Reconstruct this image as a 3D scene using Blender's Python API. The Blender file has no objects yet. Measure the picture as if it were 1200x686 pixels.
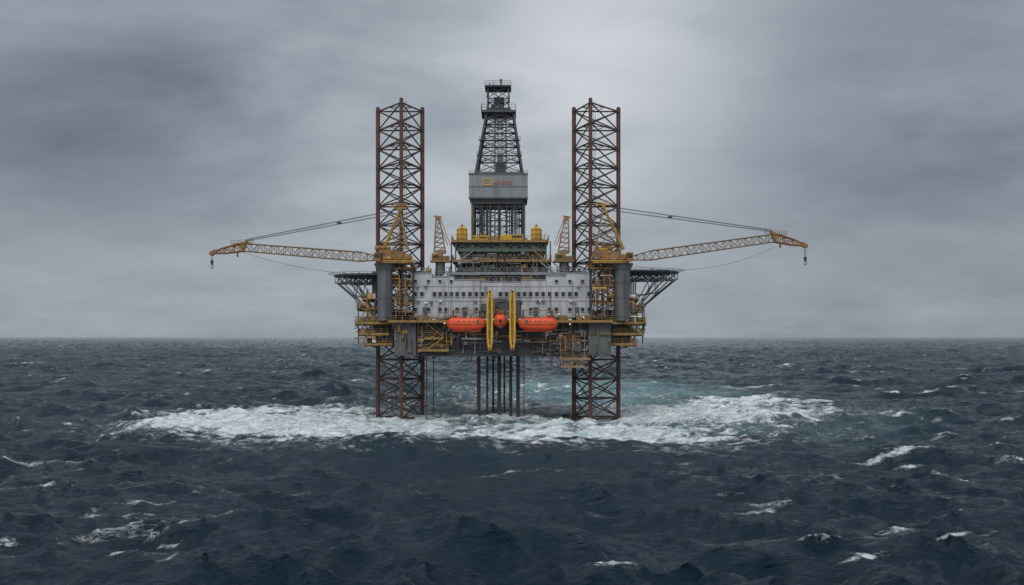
import bpy, math, random
import numpy as np
from mathutils import Vector, Matrix
random.seed(7)
rng=random.Random(11)
scene=bpy.context.scene
COL=scene.collection
S=0.2; CAMD=240.0; H=19.0
def W(px,py,y=0.0):
    k=(CAMD+y)/CAMD
    return Vector(((px-600)*S*k, y, H+(395-py)*S*k))

# ------------------------------------------------------------------ materials
def nodes_of(name):
    m=bpy.data.materials.new(name); m.use_nodes=True
    nt=m.node_tree; b=nt.nodes['Principled BSDF']
    return m,nt,b
MATS={}
def steel(name,base,dirt=None,rust=(0.10,0.035,0.015),amt=0.35,rough=0.55,dirtamt=0.6,metal=0.0,streak=0.22):
    m,nt,b=nodes_of(name); N=nt.nodes; L=nt.links
    if dirt is None: dirt=tuple(c*0.42 for c in base)
    geo=N.new('ShaderNodeNewGeometry')
    mp=N.new('ShaderNodeMapping'); mp.inputs['Scale'].default_value=(1.0,1.0,streak)
    L.new(geo.outputs['Position'],mp.inputs['Vector'])
    n1=N.new('ShaderNodeTexNoise'); n1.inputs['Scale'].default_value=0.55; n1.inputs['Detail'].default_value=6; n1.inputs['Roughness'].default_value=0.65
    L.new(mp.outputs[0],n1.inputs['Vector'])
    r1=N.new('ShaderNodeValToRGB'); r1.color_ramp.elements[0].position=0.38; r1.color_ramp.elements[1].position=0.68
    L.new(n1.outputs['Fac'],r1.inputs['Fac'])
    mx=N.new('ShaderNodeMixRGB'); mx.inputs[1].default_value=(*base,1); mx.inputs[2].default_value=(*dirt,1)
    ml=N.new('ShaderNodeMath'); ml.operation='MULTIPLY'; ml.inputs[1].default_value=dirtamt
    L.new(r1.outputs['Color'],ml.inputs[0]); L.new(ml.outputs[0],mx.inputs[0])
    n2=N.new('ShaderNodeTexNoise'); n2.inputs['Scale'].default_value=1.3; n2.inputs['Detail'].default_value=8; n2.inputs['Roughness'].default_value=0.75
    L.new(mp.outputs[0],n2.inputs['Vector'])
    r2=N.new('ShaderNodeValToRGB'); r2.color_ramp.elements[0].position=0.62-0.2*amt; r2.color_ramp.elements[1].position=0.72-0.1*amt
    L.new(n2.outputs['Fac'],r2.inputs['Fac'])
    m2=N.new('ShaderNodeMath'); m2.operation='MULTIPLY'; m2.inputs[1].default_value=min(1,amt*1.6)
    L.new(r2.outputs['Color'],m2.inputs[0])
    mx2=N.new('ShaderNodeMixRGB'); mx2.inputs[2].default_value=(*rust,1)
    L.new(m2.outputs[0],mx2.inputs[0]); L.new(mx.outputs[0],mx2.inputs[1])
    L.new(mx2.outputs[0],b.inputs['Base Color'])
    b.inputs['Roughness'].default_value=rough; b.inputs['Metallic'].default_value=metal
    bp=N.new('ShaderNodeBump'); bp.inputs['Strength'].default_value=0.25; bp.inputs['Distance'].default_value=0.05
    L.new(n2.outputs['Fac'],bp.inputs['Height']); L.new(bp.outputs[0],b.inputs['Normal'])
    MATS[name]=m
steel('rust_red_steel',(0.115,0.045,0.032),dirt=(0.04,0.032,0.030),amt=0.4,rough=0.75)
steel('dark_brace_steel',(0.050,0.039,0.036),rust=(0.13,0.052,0.030),amt=0.7,rough=0.75)
steel('pile_steel',(0.055,0.038,0.034),amt=0.45,rough=0.7)
steel('black_steel',(0.024,0.026,0.029),amt=0.35,rough=0.6)
steel('derrick_steel',(0.036,0.038,0.042),amt=0.35,rough=0.6)
steel('hull_grey',(0.045,0.050,0.057),amt=0.5,rough=0.55)
steel('column_grey',(0.115,0.122,0.125),amt=0.35,rough=0.6)
steel('pale_grey_paint',(0.45,0.465,0.485),dirt=(0.22,0.22,0.215),amt=0.22,rough=0.5,dirtamt=0.75)
steel('white_paint',(0.66,0.66,0.66),dirt=(0.3,0.28,0.25),amt=0.25,rough=0.5)
steel('mid_grey_paint',(0.22,0.235,0.25),amt=0.28,rough=0.55)
steel('dark_grey_paint',(0.075,0.081,0.088),amt=0.35,rough=0.6)
steel('yellow_paint',(0.62,0.36,0.030),dirt=(0.26,0.14,0.02),amt=0.38,rough=0.5)
steel('ochre_paint',(0.29,0.175,0.045),dirt=(0.10,0.065,0.025),amt=0.6,rough=0.6)
steel('orange_rust_paint',(0.30,0.125,0.038),dirt=(0.14,0.065,0.03),amt=0.55,rough=0.6)
steel('tan_rust_steel',(0.26,0.18,0.100),dirt=(0.12,0.075,0.04),amt=0.55,rough=0.65)
steel('green_paint',(0.07,0.11,0.085),amt=0.35,rough=0.6)
steel('lifeboat_orange',(0.70,0.072,0.013),dirt=(0.42,0.045,0.012),amt=0.08,rough=0.42,dirtamt=0.6)
steel('cable_steel',(0.05,0.05,0.052),amt=0.1,rough=0.5)
m,nt,b=nodes_of('window_glass'); b.inputs['Base Color'].default_value=(0.010,0.013,0.017,1); b.inputs['Roughness'].default_value=0.15
MATS['window_glass']=m
m,nt,b=nodes_of('warm_lamp'); b.inputs['Emission Color'].default_value=(1,0.66,0.3,1); b.inputs['Emission Strength'].default_value=1.6
b.inputs['Base Color'].default_value=(0.8,0.7,0.5,1); MATS['warm_lamp']=m
m,nt,b=nodes_of('sign_rust_orange'); b.inputs['Base Color'].default_value=(0.36,0.14,0.06,1); b.inputs['Roughness'].default_value=0.6; MATS['sign_rust_orange']=m
m,nt,b=nodes_of('sign_yellow'); b.inputs['Base Color'].default_value=(0.55,0.32,0.06,1); b.inputs['Roughness'].default_value=0.6; MATS['sign_yellow']=m

# ------------------------------------------------------------------ mesh builder
class MB:
    def __init__(s): s.v=[]; s.f=[]; s.m=[]; s.sm=[]; s.mats=[]
    def mi(s,n):
        if n not in s.mats: s.mats.append(n)
        return s.mats.index(n)
    def add(s,vs,fs,mat,smooth=False):
        o=len(s.v); s.v+= [tuple(q) for q in vs]; i=s.mi(mat)
        for f in fs:
            s.f.append(tuple(o+q for q in f)); s.m.append(i); s.sm.append(smooth)
    def box(s,x0,x1,y0,y1,z0,z1,mat):
        if x0>x1:x0,x1=x1,x0
        if z0>z1:z0,z1=z1,z0
        vs=[(x0,y0,z0),(x1,y0,z0),(x1,y1,z0),(x0,y1,z0),(x0,y0,z1),(x1,y0,z1),(x1,y1,z1),(x0,y1,z1)]
        s.add(vs,[(0,3,2,1),(4,5,6,7),(0,1,5,4),(1,2,6,5),(2,3,7,6),(3,0,4,7)],mat)
    def bx(s,px0,px1,py0,py1,y0,y1,mat):
        a=W(px0,py0,y0); c=W(px1,py1,y0); s.box(a.x,c.x,y0,y1,c.z,a.z,mat)
    def beam(s,a,b,w,mat,h=None):
        a=Vector(a); b=Vector(b); d=b-a
        if d.length<1e-4: return
        d.normalize(); h=h or w
        up=Vector((0,0,1)) if abs(d.z)<0.95 else Vector((0,1,0))
        u=d.cross(up).normalized(); v=u.cross(d)
        vs=[]
        for p in (a,b):
            for su,sv in ((-1,-1),(1,-1),(1,1),(-1,1)): vs.append(p+u*su*w/2+v*sv*h/2)
        s.add(vs,[(0,1,2,3),(7,6,5,4),(0,4,5,1),(1,5,6,2),(2,6,7,3),(3,7,4,0)],mat)
    def tube(s,a,b,r,mat,n=8,r2=None):
        a=Vector(a); b=Vector(b); d=b-a
        if d.length<1e-4: return
        d.normalize(); r2=r if r2 is None else r2
        up=Vector((0,0,1)) if abs(d.z)<0.95 else Vector((0,1,0))
        u=d.cross(up).normalized(); v=u.cross(d)
        vs=[]
        for p,rr in((a,r),(b,r2)):
            for i in range(n):
                t=2*math.pi*i/n; vs.append(p+u*math.cos(t)*rr+v*math.sin(t)*rr)
        s.add(vs,[(i,(i+1)%n,n+(i+1)%n,n+i) for i in range(n)],mat,n>=8)
        s.add(vs[:n],[tuple(range(n-1,-1,-1))],mat); s.add(vs[n:],[tuple(range(n))],mat)
    def path(s,pts,r,mat,n=6):
        for a,b in zip(pts[:-1],pts[1:]): s.tube(a,b,r,mat,n)
    def ball(s,c,r,mat,n=8):
        vs=[];fs=[]
        for i in range(n+1):
            ph=math.pi*i/n
            for j in range(n): 
                t=2*math.pi*j/n; vs.append((c[0]+r*math.sin(ph)*math.cos(t),c[1]+r*math.sin(ph)*math.sin(t),c[2]+r*math.cos(ph)))
        for i in range(n):
            for j in range(n): fs.append((i*n+j,(i+1)*n+j,(i+1)*n+(j+1)%n,i*n+(j+1)%n))
        s.add(vs,fs,mat,True)
    def rail(s,a,b,mat='ochre_paint',h=1.15,t=0.07):
        a=Vector(a); b=Vector(b); n=max(1,int((b-a).length/1.6)); u=Vector((0,0,1))
        for hh in (h,h*0.55): s.beam(a+u*hh,b+u*hh,t,mat)
        s.beam(a+u*0.08,b+u*0.08,0.04,mat,0.16)
        for i in range(n+1):
            p=a.lerp(b,i/n); s.beam(p,p+u*h,t,mat)
    def plat(s,px0,px1,py,y0,y1,mat='dark_grey_paint',rm='ochre_paint',th=0.3,rail=True,sides=True,joist=True):
        a=W(px0,py,y0); c=W(px1,py,y0); z=a.z
        s.box(a.x,c.x,y0,y1,z-th,z,mat)
        s.box(a.x-0.02,c.x+0.02,y0-0.12,y0-0.003,z-th-0.12,z+0.06,rm)
        if joist:
            n=int((c.x-a.x)/1.5)+1
            for i in range(n+1):
                x=a.x+0.15+(c.x-a.x-0.3)*i/n; s.box(x-0.07,x+0.07,y0+0.05,y1-0.05,z-th-0.35,z-th-0.003,mat)
        if rail:
            s.rail((a.x,y0,z),(c.x,y0,z),rm)
            if sides:
                s.rail((a.x,y0,z),(a.x,y1,z),rm); s.rail((c.x,y0,z),(c.x,y1,z),rm)
    def clutter(s,x0,x1,y0,y1,z0,hm,n,pal,r):
        for i in range(n):
            x=r.uniform(x0,x1); y=r.uniform(y0,y1); k=r.random(); c=r.choice(pal); h=hm*r.uniform(0.25,1)
            w=r.uniform(0.35,1.3); d=r.uniform(0.35,1.3)
            if k<0.4:
                s.box(x-w/2,x+w/2,y-d/2,y+d/2,z0,z0+h*0.8,c)
                s.box(x-w/2-0.04,x+w/2+0.04,y-d/2-0.04,y+d/2+0.04,z0+h*0.8,z0+h*0.8+0.07,c)
            elif k<0.6:
                s.tube((x,y,z0),(x,y,z0+h),w*0.38,c,10); s.tube((x,y,z0+h),(x,y,z0+h+0.2),w*0.38,c,10,w*0.1)
            elif k<0.75:
                s.tube((x-w,y,z0+h*0.4),(x+w,y,z0+h*0.4),min(0.55,h*0.35),c,10)
                s.box(x-w*0.7,x-w*0.6,y-0.3,y+0.3,z0,z0+h*0.4,c); s.box(x+w*0.6,x+w*0.7,y-0.3,y+0.3,z0,z0+h*0.4,c)
            elif k<0.9:
                s.tube((x,y,z0),(x,y,z0+h*1.3),0.09,c,6); s.tube((x,y,z0+h*1.3),(x+r.uniform(-1.5,1.5),y,z0+h*1.3),0.09,c,6)
            else:
                s.beam((x,y,z0),(x,y,z0+hm*1.2),0.13,c); s.beam((x,y,z0+hm*1.2),(x+w,y,z0+hm*0.4),0.1,c)
    def pipes(s,px0,px1,py0,py1,y,n,pal,r,vert=0.5):
        a=W(px0,py1,y); c=W(px1,py0,y)
        for i in range(n):
            rr=r.choice((0.06,0.08,0.1,0.16,0.22)); yy=y-0.15-r.uniform(0,0.7); m=r.choice(pal)
            x=r.uniform(a.x,c.x); z=r.uniform(a.z,c.z)
            if r.random()<vert:
                z2=r.uniform(a.z,c.z); s.tube((x,yy,z),(x,yy,z2),rr,m,6)
                if r.random()<0.6: s.tube((x,yy,z2),(min(max(x+r.uniform(-3,3),a.x),c.x),yy,z2),rr,m,6)
            else:
                x2=min(max(x+r.uniform(-7,7),a.x),c.x); s.tube((x,yy,z),(x2,yy,z),rr,m,6)
                if r.random()<0.4: s.box(x-0.4,x+0.4,yy-0.2,y,z-0.4,z+0.4,m)
    def truss(s,a,b,c,d,n,w,mat,x=True):
        a,b,c,d=[Vector(q) for q in (a,b,c,d)]
        s.beam(a,b,w*1.3,mat); s.beam(d,c,w*1.3,mat)
        for i in range(n+1):
            s.beam(a.lerp(b,i/n),d.lerp(c,i/n),w,mat)
            if i<n:
                if x or i%2==0: s.beam(a.lerp(b,i/n),d.lerp(c,(i+1)/n),w,mat)
                if x or i%2==1: s.beam(d.lerp(c,i/n),a.lerp(b,(i+1)/n),w,mat)
    def ladder(s,a,b,mat='ochre_paint',w=0.5):
        a=Vector(a); b=Vector(b); o=Vector((w/2,0,0)); s.beam(a-o,b-o,0.07,mat); s.beam(a+o,b+o,0.07,mat)
        n=int((b-a).length/0.5)
        for i in range(n+1):
            p=a.lerp(b,i/max(n,1)); s.beam(p-o,p+o,0.05,mat)
    def stair(s,a,b,mat='ochre_paint',w=0.9):
        a=Vector(a); b=Vector(b); o=Vector((0,w/2,0)); u=Vector((0,0,1.0))
        for q in (-o,o): s.beam(a+q,b+q,0.08,mat,0.25); s.beam(a+q+u,b+q+u,0.06,mat)
        n=int((b-a).length/0.5)
        for i in range(n+1):
            p=a.lerp(b,i/n); s.box(p.x-0.13,p.x+0.13,p.y-w/2,p.y+w/2,p.z,p.z+0.05,mat)
            if i%3==0: s.beam(p-o,p-o+u,0.05,mat)
WL={}
def empty(name,loc,parent=None):
    e=bpy.data.objects.new(name,None); COL.objects.link(e); e.empty_display_size=1
    pl=WL[parent.name] if parent else Vector((0,0,0))
    e.parent=parent; e.location=Vector(loc)-pl; WL[e.name]=Vector(loc); return e
def mk(mb,name,parent=None,origin=None,**props):
    V=np.array(mb.v,dtype=float)
    if origin is None:
        lo=V.min(0); hi=V.max(0); origin=((lo[0]+hi[0])/2,(lo[1]+hi[1])/2,lo[2])
    origin=Vector(origin)
    me=bpy.data.meshes.new(name); me.from_pydata((V-np.array(origin)).tolist(),[],mb.f)
    for n in mb.mats: me.materials.append(MATS[n])
    me.polygons.foreach_set('material_index',mb.m); me.polygons.foreach_set('use_smooth',mb.sm)
    me.update()
    o=bpy.data.objects.new(name,me); COL.objects.link(o)
    pl=WL[parent.name] if parent else Vector((0,0,0))
    o.parent=parent; o.location=origin-pl; WL[o.name]=origin
    for k,v in props.items(): o[k]=v
    return o

# ------------------------------------------------------------------ RIG
rig=empty('oil_rig',(W(586,490,5).x,8,0))
rig['label']='weathered grey and yellow jack-up drilling rig standing in rough sea'
rig['category']='oil rig'

# ---- legs
def leg(A,B,C,yA=4.5,yC=-5):
    chords=[(W(A,0,0).x,yA),(W(B,0,0).x,yA),(W(C,0,0).x,yC)]
    ztop=W(0,124,0).z; zbot=-14.0
    mb=MB(); bay=4.55; n=int((ztop-zbot)/bay)
    for k in range(3):
        p=chords[k]; q=chords[(k+1)%3]
        for i in range(n+1):
            z=ztop-0.4-i*bay
            a=Vector((p[0],p[1],z)); b=Vector((q[0],q[1],z))
            mb.tube(a,b,0.19,'dark_brace_steel',6)
            if i<n:
                dz=Vector((0,0,-bay))
                mb.tube(a,b+dz,0.165,'dark_brace_steel',6)
                mb.tube(b,a+dz,0.165,'dark_brace_steel',6)
    for i in range(n+1):
        z=ztop-0.4-i*bay
        ms=[(Vector((chords[k][0],chords[k][1],z))+Vector((chords[(k+1)%3][0],chords[(k+1)%3][1],z)))/2 for k in range(3)]
        for k in range(3): mb.tube(ms[k],ms[(k+1)%3],0.09,'dark_brace_steel',6)
    lg=mk(mb,'leg',rig,origin=(sum(c[0] for c in chords)/3,1,zbot))
    for ci,c in enumerate(chords):
        rr=0.40 if ci<2 else 0.33
        m2=MB(); m2.tube((c[0],c[1],zbot-1),(c[0],c[1],ztop+0.5),rr,'rust_red_steel',12)
        m2.box(c[0]-rr-.1,c[0]+rr+.1,c[1]-0.09,c[1]+0.09,zbot-1,ztop+0.4,'rust_red_steel')
        m2.box(c[0]-0.35,c[0]+0.35,c[1]-0.35,c[1]+0.35,ztop+0.5,ztop+0.62,'rust_red_steel')
        z=ztop-.4
        while z>zbot:
            m2.tube((c[0],c[1],z-0.3),(c[0],c[1],z+0.3),rr+.1,'dark_brace_steel',10); z-=bay
        mk(m2,'leg_chord',lg)
    m3=MB(); m3.ladder((chords[2][0]+0.9,chords[2][1]+0.3,20),(chords[2][0]+0.9,chords[2][1]+0.3,ztop),'dark_brace_steel'); mk(m3,'ladder',lg)
    return lg
leg(440,493,473); leg(727,674,690)

# ---- hull
mb=MB()
mb.bx(487,690,384,418,-9.5,34,'hull_grey')
mb.bx(462,487,377,417,-10.5,30,'column_grey'); mb.bx(690,716,377,417,-10.5,30,'column_grey')
mb.bx(437,462,379,403,-7,28,'hull_grey'); mb.bx(716,739,379,403,-7,28,'hull_grey')
mb.bx(487,690,376,384,-8.6,30,'dark_grey_paint')
a=W(487,418,-9.5); c=W(690,384,-9.5)
n=34
for i in range(1,n):
    x=a.x+(c.x-a.x)*i/n; mb.box(x-0.06,x+0.06,-9.62,-9.503,a.z+0.3,c.z-0.6,'hull_grey')
for z in (a.z+0.15,a.z+3.2): mb.box(a.x,c.x,-9.75,-9.505,z,z+0.18,'dark_grey_paint')
for px in (462,690):
    for q in (0.15,0.5,0.85):
        p=W(px+26*q,417,-10.5); p2=W(px+26*q,377,-10.5); mb.box(p.x-0.08,p.x+0.08,-10.6,-10.503,p.z+0.2,p2.z-0.2,'column_grey')
    p=W(px,417,-10.5); p2=W(px+26,417,-10.5); mb.box(p.x-0.1,p2.x+0.1,-10.7,-10.505,p.z,p.z+0.3,'dark_grey_paint')
mk(mb,'hull',rig)

r=random.Random(3); mb=MB()
PALD=['dark_grey_paint','black_steel','mid_grey_paint','ochre_paint','dark_brace_steel','column_grey']
PALB=['ochre_paint','mid_grey_paint','yellow_paint','orange_rust_paint','dark_grey_paint','white_paint','black_steel','tan_rust_steel','green_paint']
mb.pipes(489,688,386,416,-9.5,110,PALD,r)
mb.pipes(655,690,388,416,-9.6,30,['ochre_paint','orange_rust_paint','mid_grey_paint','white_paint','tan_rust_steel'],r,0.6)
mb.pipes(490,530,380,412,-9.6,20,['ochre_paint','yellow_paint','dark_grey_paint'],r,0.6)
mb.pipes(463,486,380,415,-10.5,12,['column_grey','dark_grey_paint','ochre_paint'],r,0.8)
mb.pipes(691,715,380,415,-10.5,12,['column_grey','dark_grey_paint','ochre_paint'],r,0.8)
mb.pipes(440,462,380,403,-7,16,PALB,r); mb.pipes(717,739,380,403,-7,16,PALB,r)
mb.pipes(528,656,388,402,-9.6,26,['ochre_paint','mid_grey_paint','white_paint','tan_rust_steel','column_grey'],r,0.3)
for i in range(46):
    px=r.uniform(490,688); y=r.uniform(-9,10); p=W(px,418,-9.5); z=p.z; x=p.x
    L_=r.choice((0.4,0.6,0.9,1.4,2.2)); 
    mb.beam((x,y,z+.1),(x,y,z-L_),0.14,r.choice(['black_steel','dark_grey_paint','ochre_paint']))
    if r.random()<.5: mb.beam((x,y,z-L_),(x+r.uniform(-2.5,2.5),y,z-L_),0.12,'black_steel')
mk(mb,'pipework',rig,kind='stuff')
mb=MB()
mb.plat(490,526,410,-11.2,-9.55); mb.plat(497,520,396,-11.0,-9.55)
mb.stair(W(500,410,-10.9),W(520,396,-10.9)); mb.stair(W(520,396,-10.2),W(500,379,-10.2))
mk(mb,'stair_tower',rig)
mb=MB(); mb.plat(655,692,420,-11.0,-9.55,rm='tan_rust_steel'); mb.plat(657,685,429,-11.0,-8,rm='tan_rust_steel',mat='black_steel')
for px in (657,671,685): mb.beam(W(px,430,-10.9),W(px,392,-10.9),.16,'tan_rust_steel')
mb.stair(W(660,429,-10.5),W(682,420,-10.5),'tan_rust_steel')
mb.ladder(W(664,430,-10.6),W(664,385,-10.6),'orange_rust_paint'); mb.ladder(W(676,428,-10.6),W(676,388,-10.6),'tan_rust_steel')
for px in (660,668,680): mb.tube(W(px,428,-10.8),W(px,390,-10.8),0.12,'dark_brace_steel',6)
mb.bx(673,681,406,412,-11.4,-9.6,'dark_grey_paint')
mk(mb,'access_platform',rig)

mb=MB()
mb.plat(455,718,376,-12.3,-8.4,rm='ochre_paint')
for px in range(460,718,10):
    if 524<px<656: continue
    a=W(px,377,-12.2); b=W(px,386,-10.2); mb.beam(a,b,0.14,'ochre_paint')
r=random.Random(8)
a=W(490,376,-12); c=W(690,376,-12)
mb.clutter(a.x,c.x,-11.6,-9.2,a.z,1.5,64,PALB,r)
mk(mb,'walkway',rig)

# outboard platforms either side
r=random.Random(5)
for side in (0,1):
    mb=MB()
    f=(lambda p:p) if side==0 else (lambda p:1173-p)
    def pl(p0,p1,*a,**k):
        q=sorted((f(p0),f(p1))); mb.plat(q[0],q[1],*a,**k)
    pl(416,462,378,-9.5,8); pl(420,456,391,-8.5,6); pl(426,460,403,-8,4); pl(418,444,361,-6,6); pl(424,446,350,-5,5,mat='black_steel')
    for p in (420,430,440):
        for y in (-8,-1,6): mb.beam(W(f(p),403,y),W(f(p),350,y),0.22,'ochre_paint' if p==430 else 'black_steel')
    for p0,p1 in ((420,430),(430,440)):
        mb.beam(W(f(p0),391,-8),W(f(p1),378,-8),0.14,'black_steel'); mb.beam(W(f(p1),391,-8),W(f(p0),378,-8),0.14,'black_steel')
        mb.beam(W(f(p0),378,-6),W(f(p1),362,-6),0.14,'ochre_paint')
    mb.beam(W(f(440),408,-7),W(f(416),380,-9),0.22,'black_steel'); mb.beam(W(f(452),410,-7),W(f(428),404,-8),0.2,'black_steel')
    for py,p0,p1,n in ((378,418,460,34),(391,421,458,30),(403,427,458,14),(361,420,442,16),(350,426,444,12)):
        q=sorted((f(p0),f(p1))); a=W(q[0],py,-7); c=W(q[1],py,-7); mb.clutter(a.x,c.x,-7,3,a.z,1.8,n,PALB,r)
    mb.stair(W(f(422),391,-8.1),W(f(442),378,-8.1)); mb.stair(W(f(444),378,-8.6),W(f(424),361,-6.5))
    q=sorted((f(416),f(440))); mb.pipes(q[0],q[1],352,403,-7.8,18,PALB,r)
    mk(mb,'side_platform',rig)

# jack houses beside the legs
r=random.Random(21)
for (p0,p1,l0,l1) in ((459,484,438,497),(692,720,671,729)):
    mb=MB()
    for y in (-9,7):
        for p in (p0,(p0+p1)/2,p1): mb.beam(W(p,376,y),W(p,314,y),0.4,'black_steel')
    a=W(l0,376,0); c=W(l1,376,0)
    mb.box(a.x+1,c.x-1,-3,8,a.z,a.z+2.5,'dark_grey_paint')
    for py in (314,334,355):
        mb.plat(p0-1,p1+1,py,-9,-4,mat='black_steel')
        q=W(p0,py,-8); q2=W(p1,py,-8); mb.clutter(q.x,q2.x,-8,-4.5,q.z,2.6,14,PALB,r)
    for (t,bm) in ((314,334),(334,355),(355,376)):
        mb.beam(W(p0,bm,-8.9),W((p0+p1)/2,t,-8.9),0.18,'black_steel'); mb.beam(W((p0+p1)/2,t,-8.9),W(p1,bm,-8.9),0.18,'black_steel')
    for cx in (l0+2,l1-2):
        mb.bx(cx-4,cx+4,318,352,2,7,'dark_grey_paint')
    mb.pipes(p0,p1,316,374,-8.9,26,PALB,r,0.7)
    mk(mb,'jack_house',rig)

# ---- accommodation block
mb=MB()
secs=[(483,506,321),(506,532,325),(532,562,329),(562,611,331),(611,640,329),(640,664,324),(664,694,321)]
for i,(p0,p1,t) in enumerate(secs):
    y0=-8.0+(0.25 if i%2 else 0)+(1.0 if i==3 else 0)
    mb.bx(p0,p1,t,372,y0,8,'pale_grey_paint')
    a=W(p0,t,y0); c=W(p1,t,y0)
    mb.box(a.x+0.02,c.x-0.02,y0-0.12,y0+0.2,a.z,a.z+0.22,'mid_grey_paint')
    k=max(3,int((c.x-a.x)/1.2)); b=W(p0,372,y0)
    for j in range(1,k):
        x=a.x+(c.x-a.x)*j/k; mb.box(x-0.04,x+0.04,y0-0.06,y0-0.003,b.z+0.1,a.z-0.1,'mid_grey_paint' if j%3==0 else 'pale_grey_paint')
    for py in (336,353):
        q=W(p0,py,y0); mb.box(a.x+0.03,c.x-0.03,y0-0.09,y0-0.004,q.z-0.05,q.z+0.05,'mid_grey_paint')
acc=mk(mb,'accommodation_block',rig)
def win(px,py,y,w=1.15,h=1.05,mat='pale_grey_paint'):
    m=MB(); p=W(px,py,y); t=0.1
    m.box(p.x-w/2,p.x+w/2,y-0.1,y-0.05,p.z-h/2,p.z+h/2,'window_glass')
    m.box(p.x-w/2-t,p.x+w/2+t,y-0.16,y-0.003,p.z+h/2,p.z+h/2+t,mat); m.box(p.x-w/2-t,p.x+w/2+t,y-0.2,y-0.003,p.z-h/2-t,p.z-h/2,mat)
    m.box(p.x-w/2-t,p.x-w/2,y-0.15,y-0.003,p.z-h/2,p.z+h/2,mat); m.box(p.x+w/2,p.x+w/2+t,y-0.15,y-0.003,p.z-h/2,p.z+h/2,mat)
    mk(m,'window',acc,origin=(p.x,y,p.z))
for i,(p0,p1,t) in enumerate(secs):
    y0=-8.0+(0.25 if i%2 else 0)+(1.0 if i==3 else 0)
    n=max(3,round((p1-p0)/7.2))
    for j in range(n):
        px=p0+(p1-p0)*(j+0.5)/n
        if (i*3+j*2)%9!=4: win(px,345,y0-0.06,0.82,1.0)
        if (i+j)%3!=1: win(px,363,y0-0.06,0.76,0.88)
        if i in (0,6,1,5) and (i+j)%2==0: win(px,330,y0-0.06,0.7,0.7)
for px in (498,545,628,676):
    m=MB(); p=W(px,372,-8.1); m.box(p.x-0.5,p.x+0.5,-8.32,-8.1,p.z+0.05,p.z+2.2,'dark_grey_paint'); m.box(p.x-0.58,p.x+0.58,-8.3,-8.12,p.z+2.2,p.z+2.35,'mid_grey_paint')
    mk(m,'door',acc)
r=random.Random(9); mb=MB()
for i in range(10):
    px=r.uniform(486,692); 
    if 562<px<611: continue
    t=W(px,r.uniform(328,345),-8.3); bz=W(px,372,-8.3).z; mb.tube((t.x,-8.35,bz),(t.x,-8.35,t.z),r.choice((0.05,0.07)),r.choice(['mid_grey_paint','column_grey']),6)
for i in range(16):
    px=r.uniform(488,690); 
    p=W(px,r.choice((353,355,336)),-8.3); mb.box(p.x-0.35,p.x+0.35,-8.65,-7.05,p.z-0.2,p.z+0.2,r.choice(['mid_grey_paint','white_paint','column_grey']))
mb.pipes(564,609,350,372,-7.1,24,['black_steel','dark_grey_paint','mid_grey_paint','ochre_paint'],r,0.6)
mb.bx(564,570,356,372,-7.8,-7.1,'dark_grey_paint'); mb.bx(604,610,352,372,-7.8,-7.1,'dark_grey_paint'); mb.bx(578,595,350,372,-7.7,-7.1,'dark_grey_paint')
mk(mb,'wall_fitting',acc,kind='stuff')
mb=MB(); r=random.Random(14)
for (p0,p1,t) in secs:
    a=W(p0,t,-7.8); c=W(p1,t,-7.8)
    mb.rail((a.x+0.2,-6.9,a.z+0.2),(c.x-0.2,-6.9,a.z+0.2),'mid_grey_paint')
    mb.clutter(a.x+0.8,c.x-0.8,-6.0,3,a.z,2.0,13,['mid_grey_paint','dark_grey_paint','ochre_paint','pale_grey_paint','black_steel','orange_rust_paint','green_paint'],r)
mk(mb,'roof_equipment',acc,kind='stuff')

# ---- substructure
mb=MB(); r=random.Random(17)
tiers=[(526,664,320,-5),(530,646,305,-4),(536,640,293,-3.2),(529,643,282,-3.6)]
for p0,p1,py,y in tiers: mb.plat(p0,p1,py,y,20,mat='black_steel',rm={320:'mid_grey_paint',305:'ochre_paint',293:'green_paint',282:'ochre_paint'}[py])
mb.bx(548,626,283,330,1.0,18,'black_steel'); mb.bx(536,640,306,330,-0.5,16,'black_steel')
rows=[(536,636,330,320,-4.2),(534,642,319,306,-3.4),(540,634,304,294,-2.8),(536,638,292,283,-2.9)]
for p0,p1,b,t,y in rows:
    mb.truss(W(p0,b,y),W(p1,b,y),W(p1,t,y),W(p0,t,y),9,0.2,'column_grey')
    mb.truss(W(p0,b,y+8),W(p1,b,y+8),W(p1,t,y+8),W(p0,t,y+8),7,0.25,'black_steel')
    a=W(p0,b,y); c=W(p1,b,y); mb.clutter(a.x+1,c.x-1,y+0.6,y+3.5,a.z,1.7,28,['mid_grey_paint','column_grey','black_steel','ochre_paint','white_paint','green_paint','yellow_paint'],r)
for p in (529,534,640,645): mb.beam(W(p,330,-3.2),W(p,283,-3.2),0.3,'dark_grey_paint')
mb.beam(W(646,306,-3.8),W(662,320,-4.6),0.2,'dark_grey_paint'); mb.beam(W(662,320,-4.8),W(645,330,-3),0.2,'dark_grey_paint')
mb.beam(W(530,306,-3.8),W(526,320,-4.6),0.2,'dark_grey_paint')
mb.stair(W(648,320,-4.3),W(632,306,-4.3),'mid_grey_paint'); mb.stair(W(640,305,-3.6),W(624,293,-3.6),'ochre_paint'); mb.stair(W(540,305,-3.6),W(556,293,-3.6),'mid_grey_paint')
mb.pipes(536,640,296,330,-3.6,48,['dark_grey_paint','mid_grey_paint','black_steel','ochre_paint','column_grey','green_paint'],r,0.5)
mk(mb,'substructure',rig)

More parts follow.
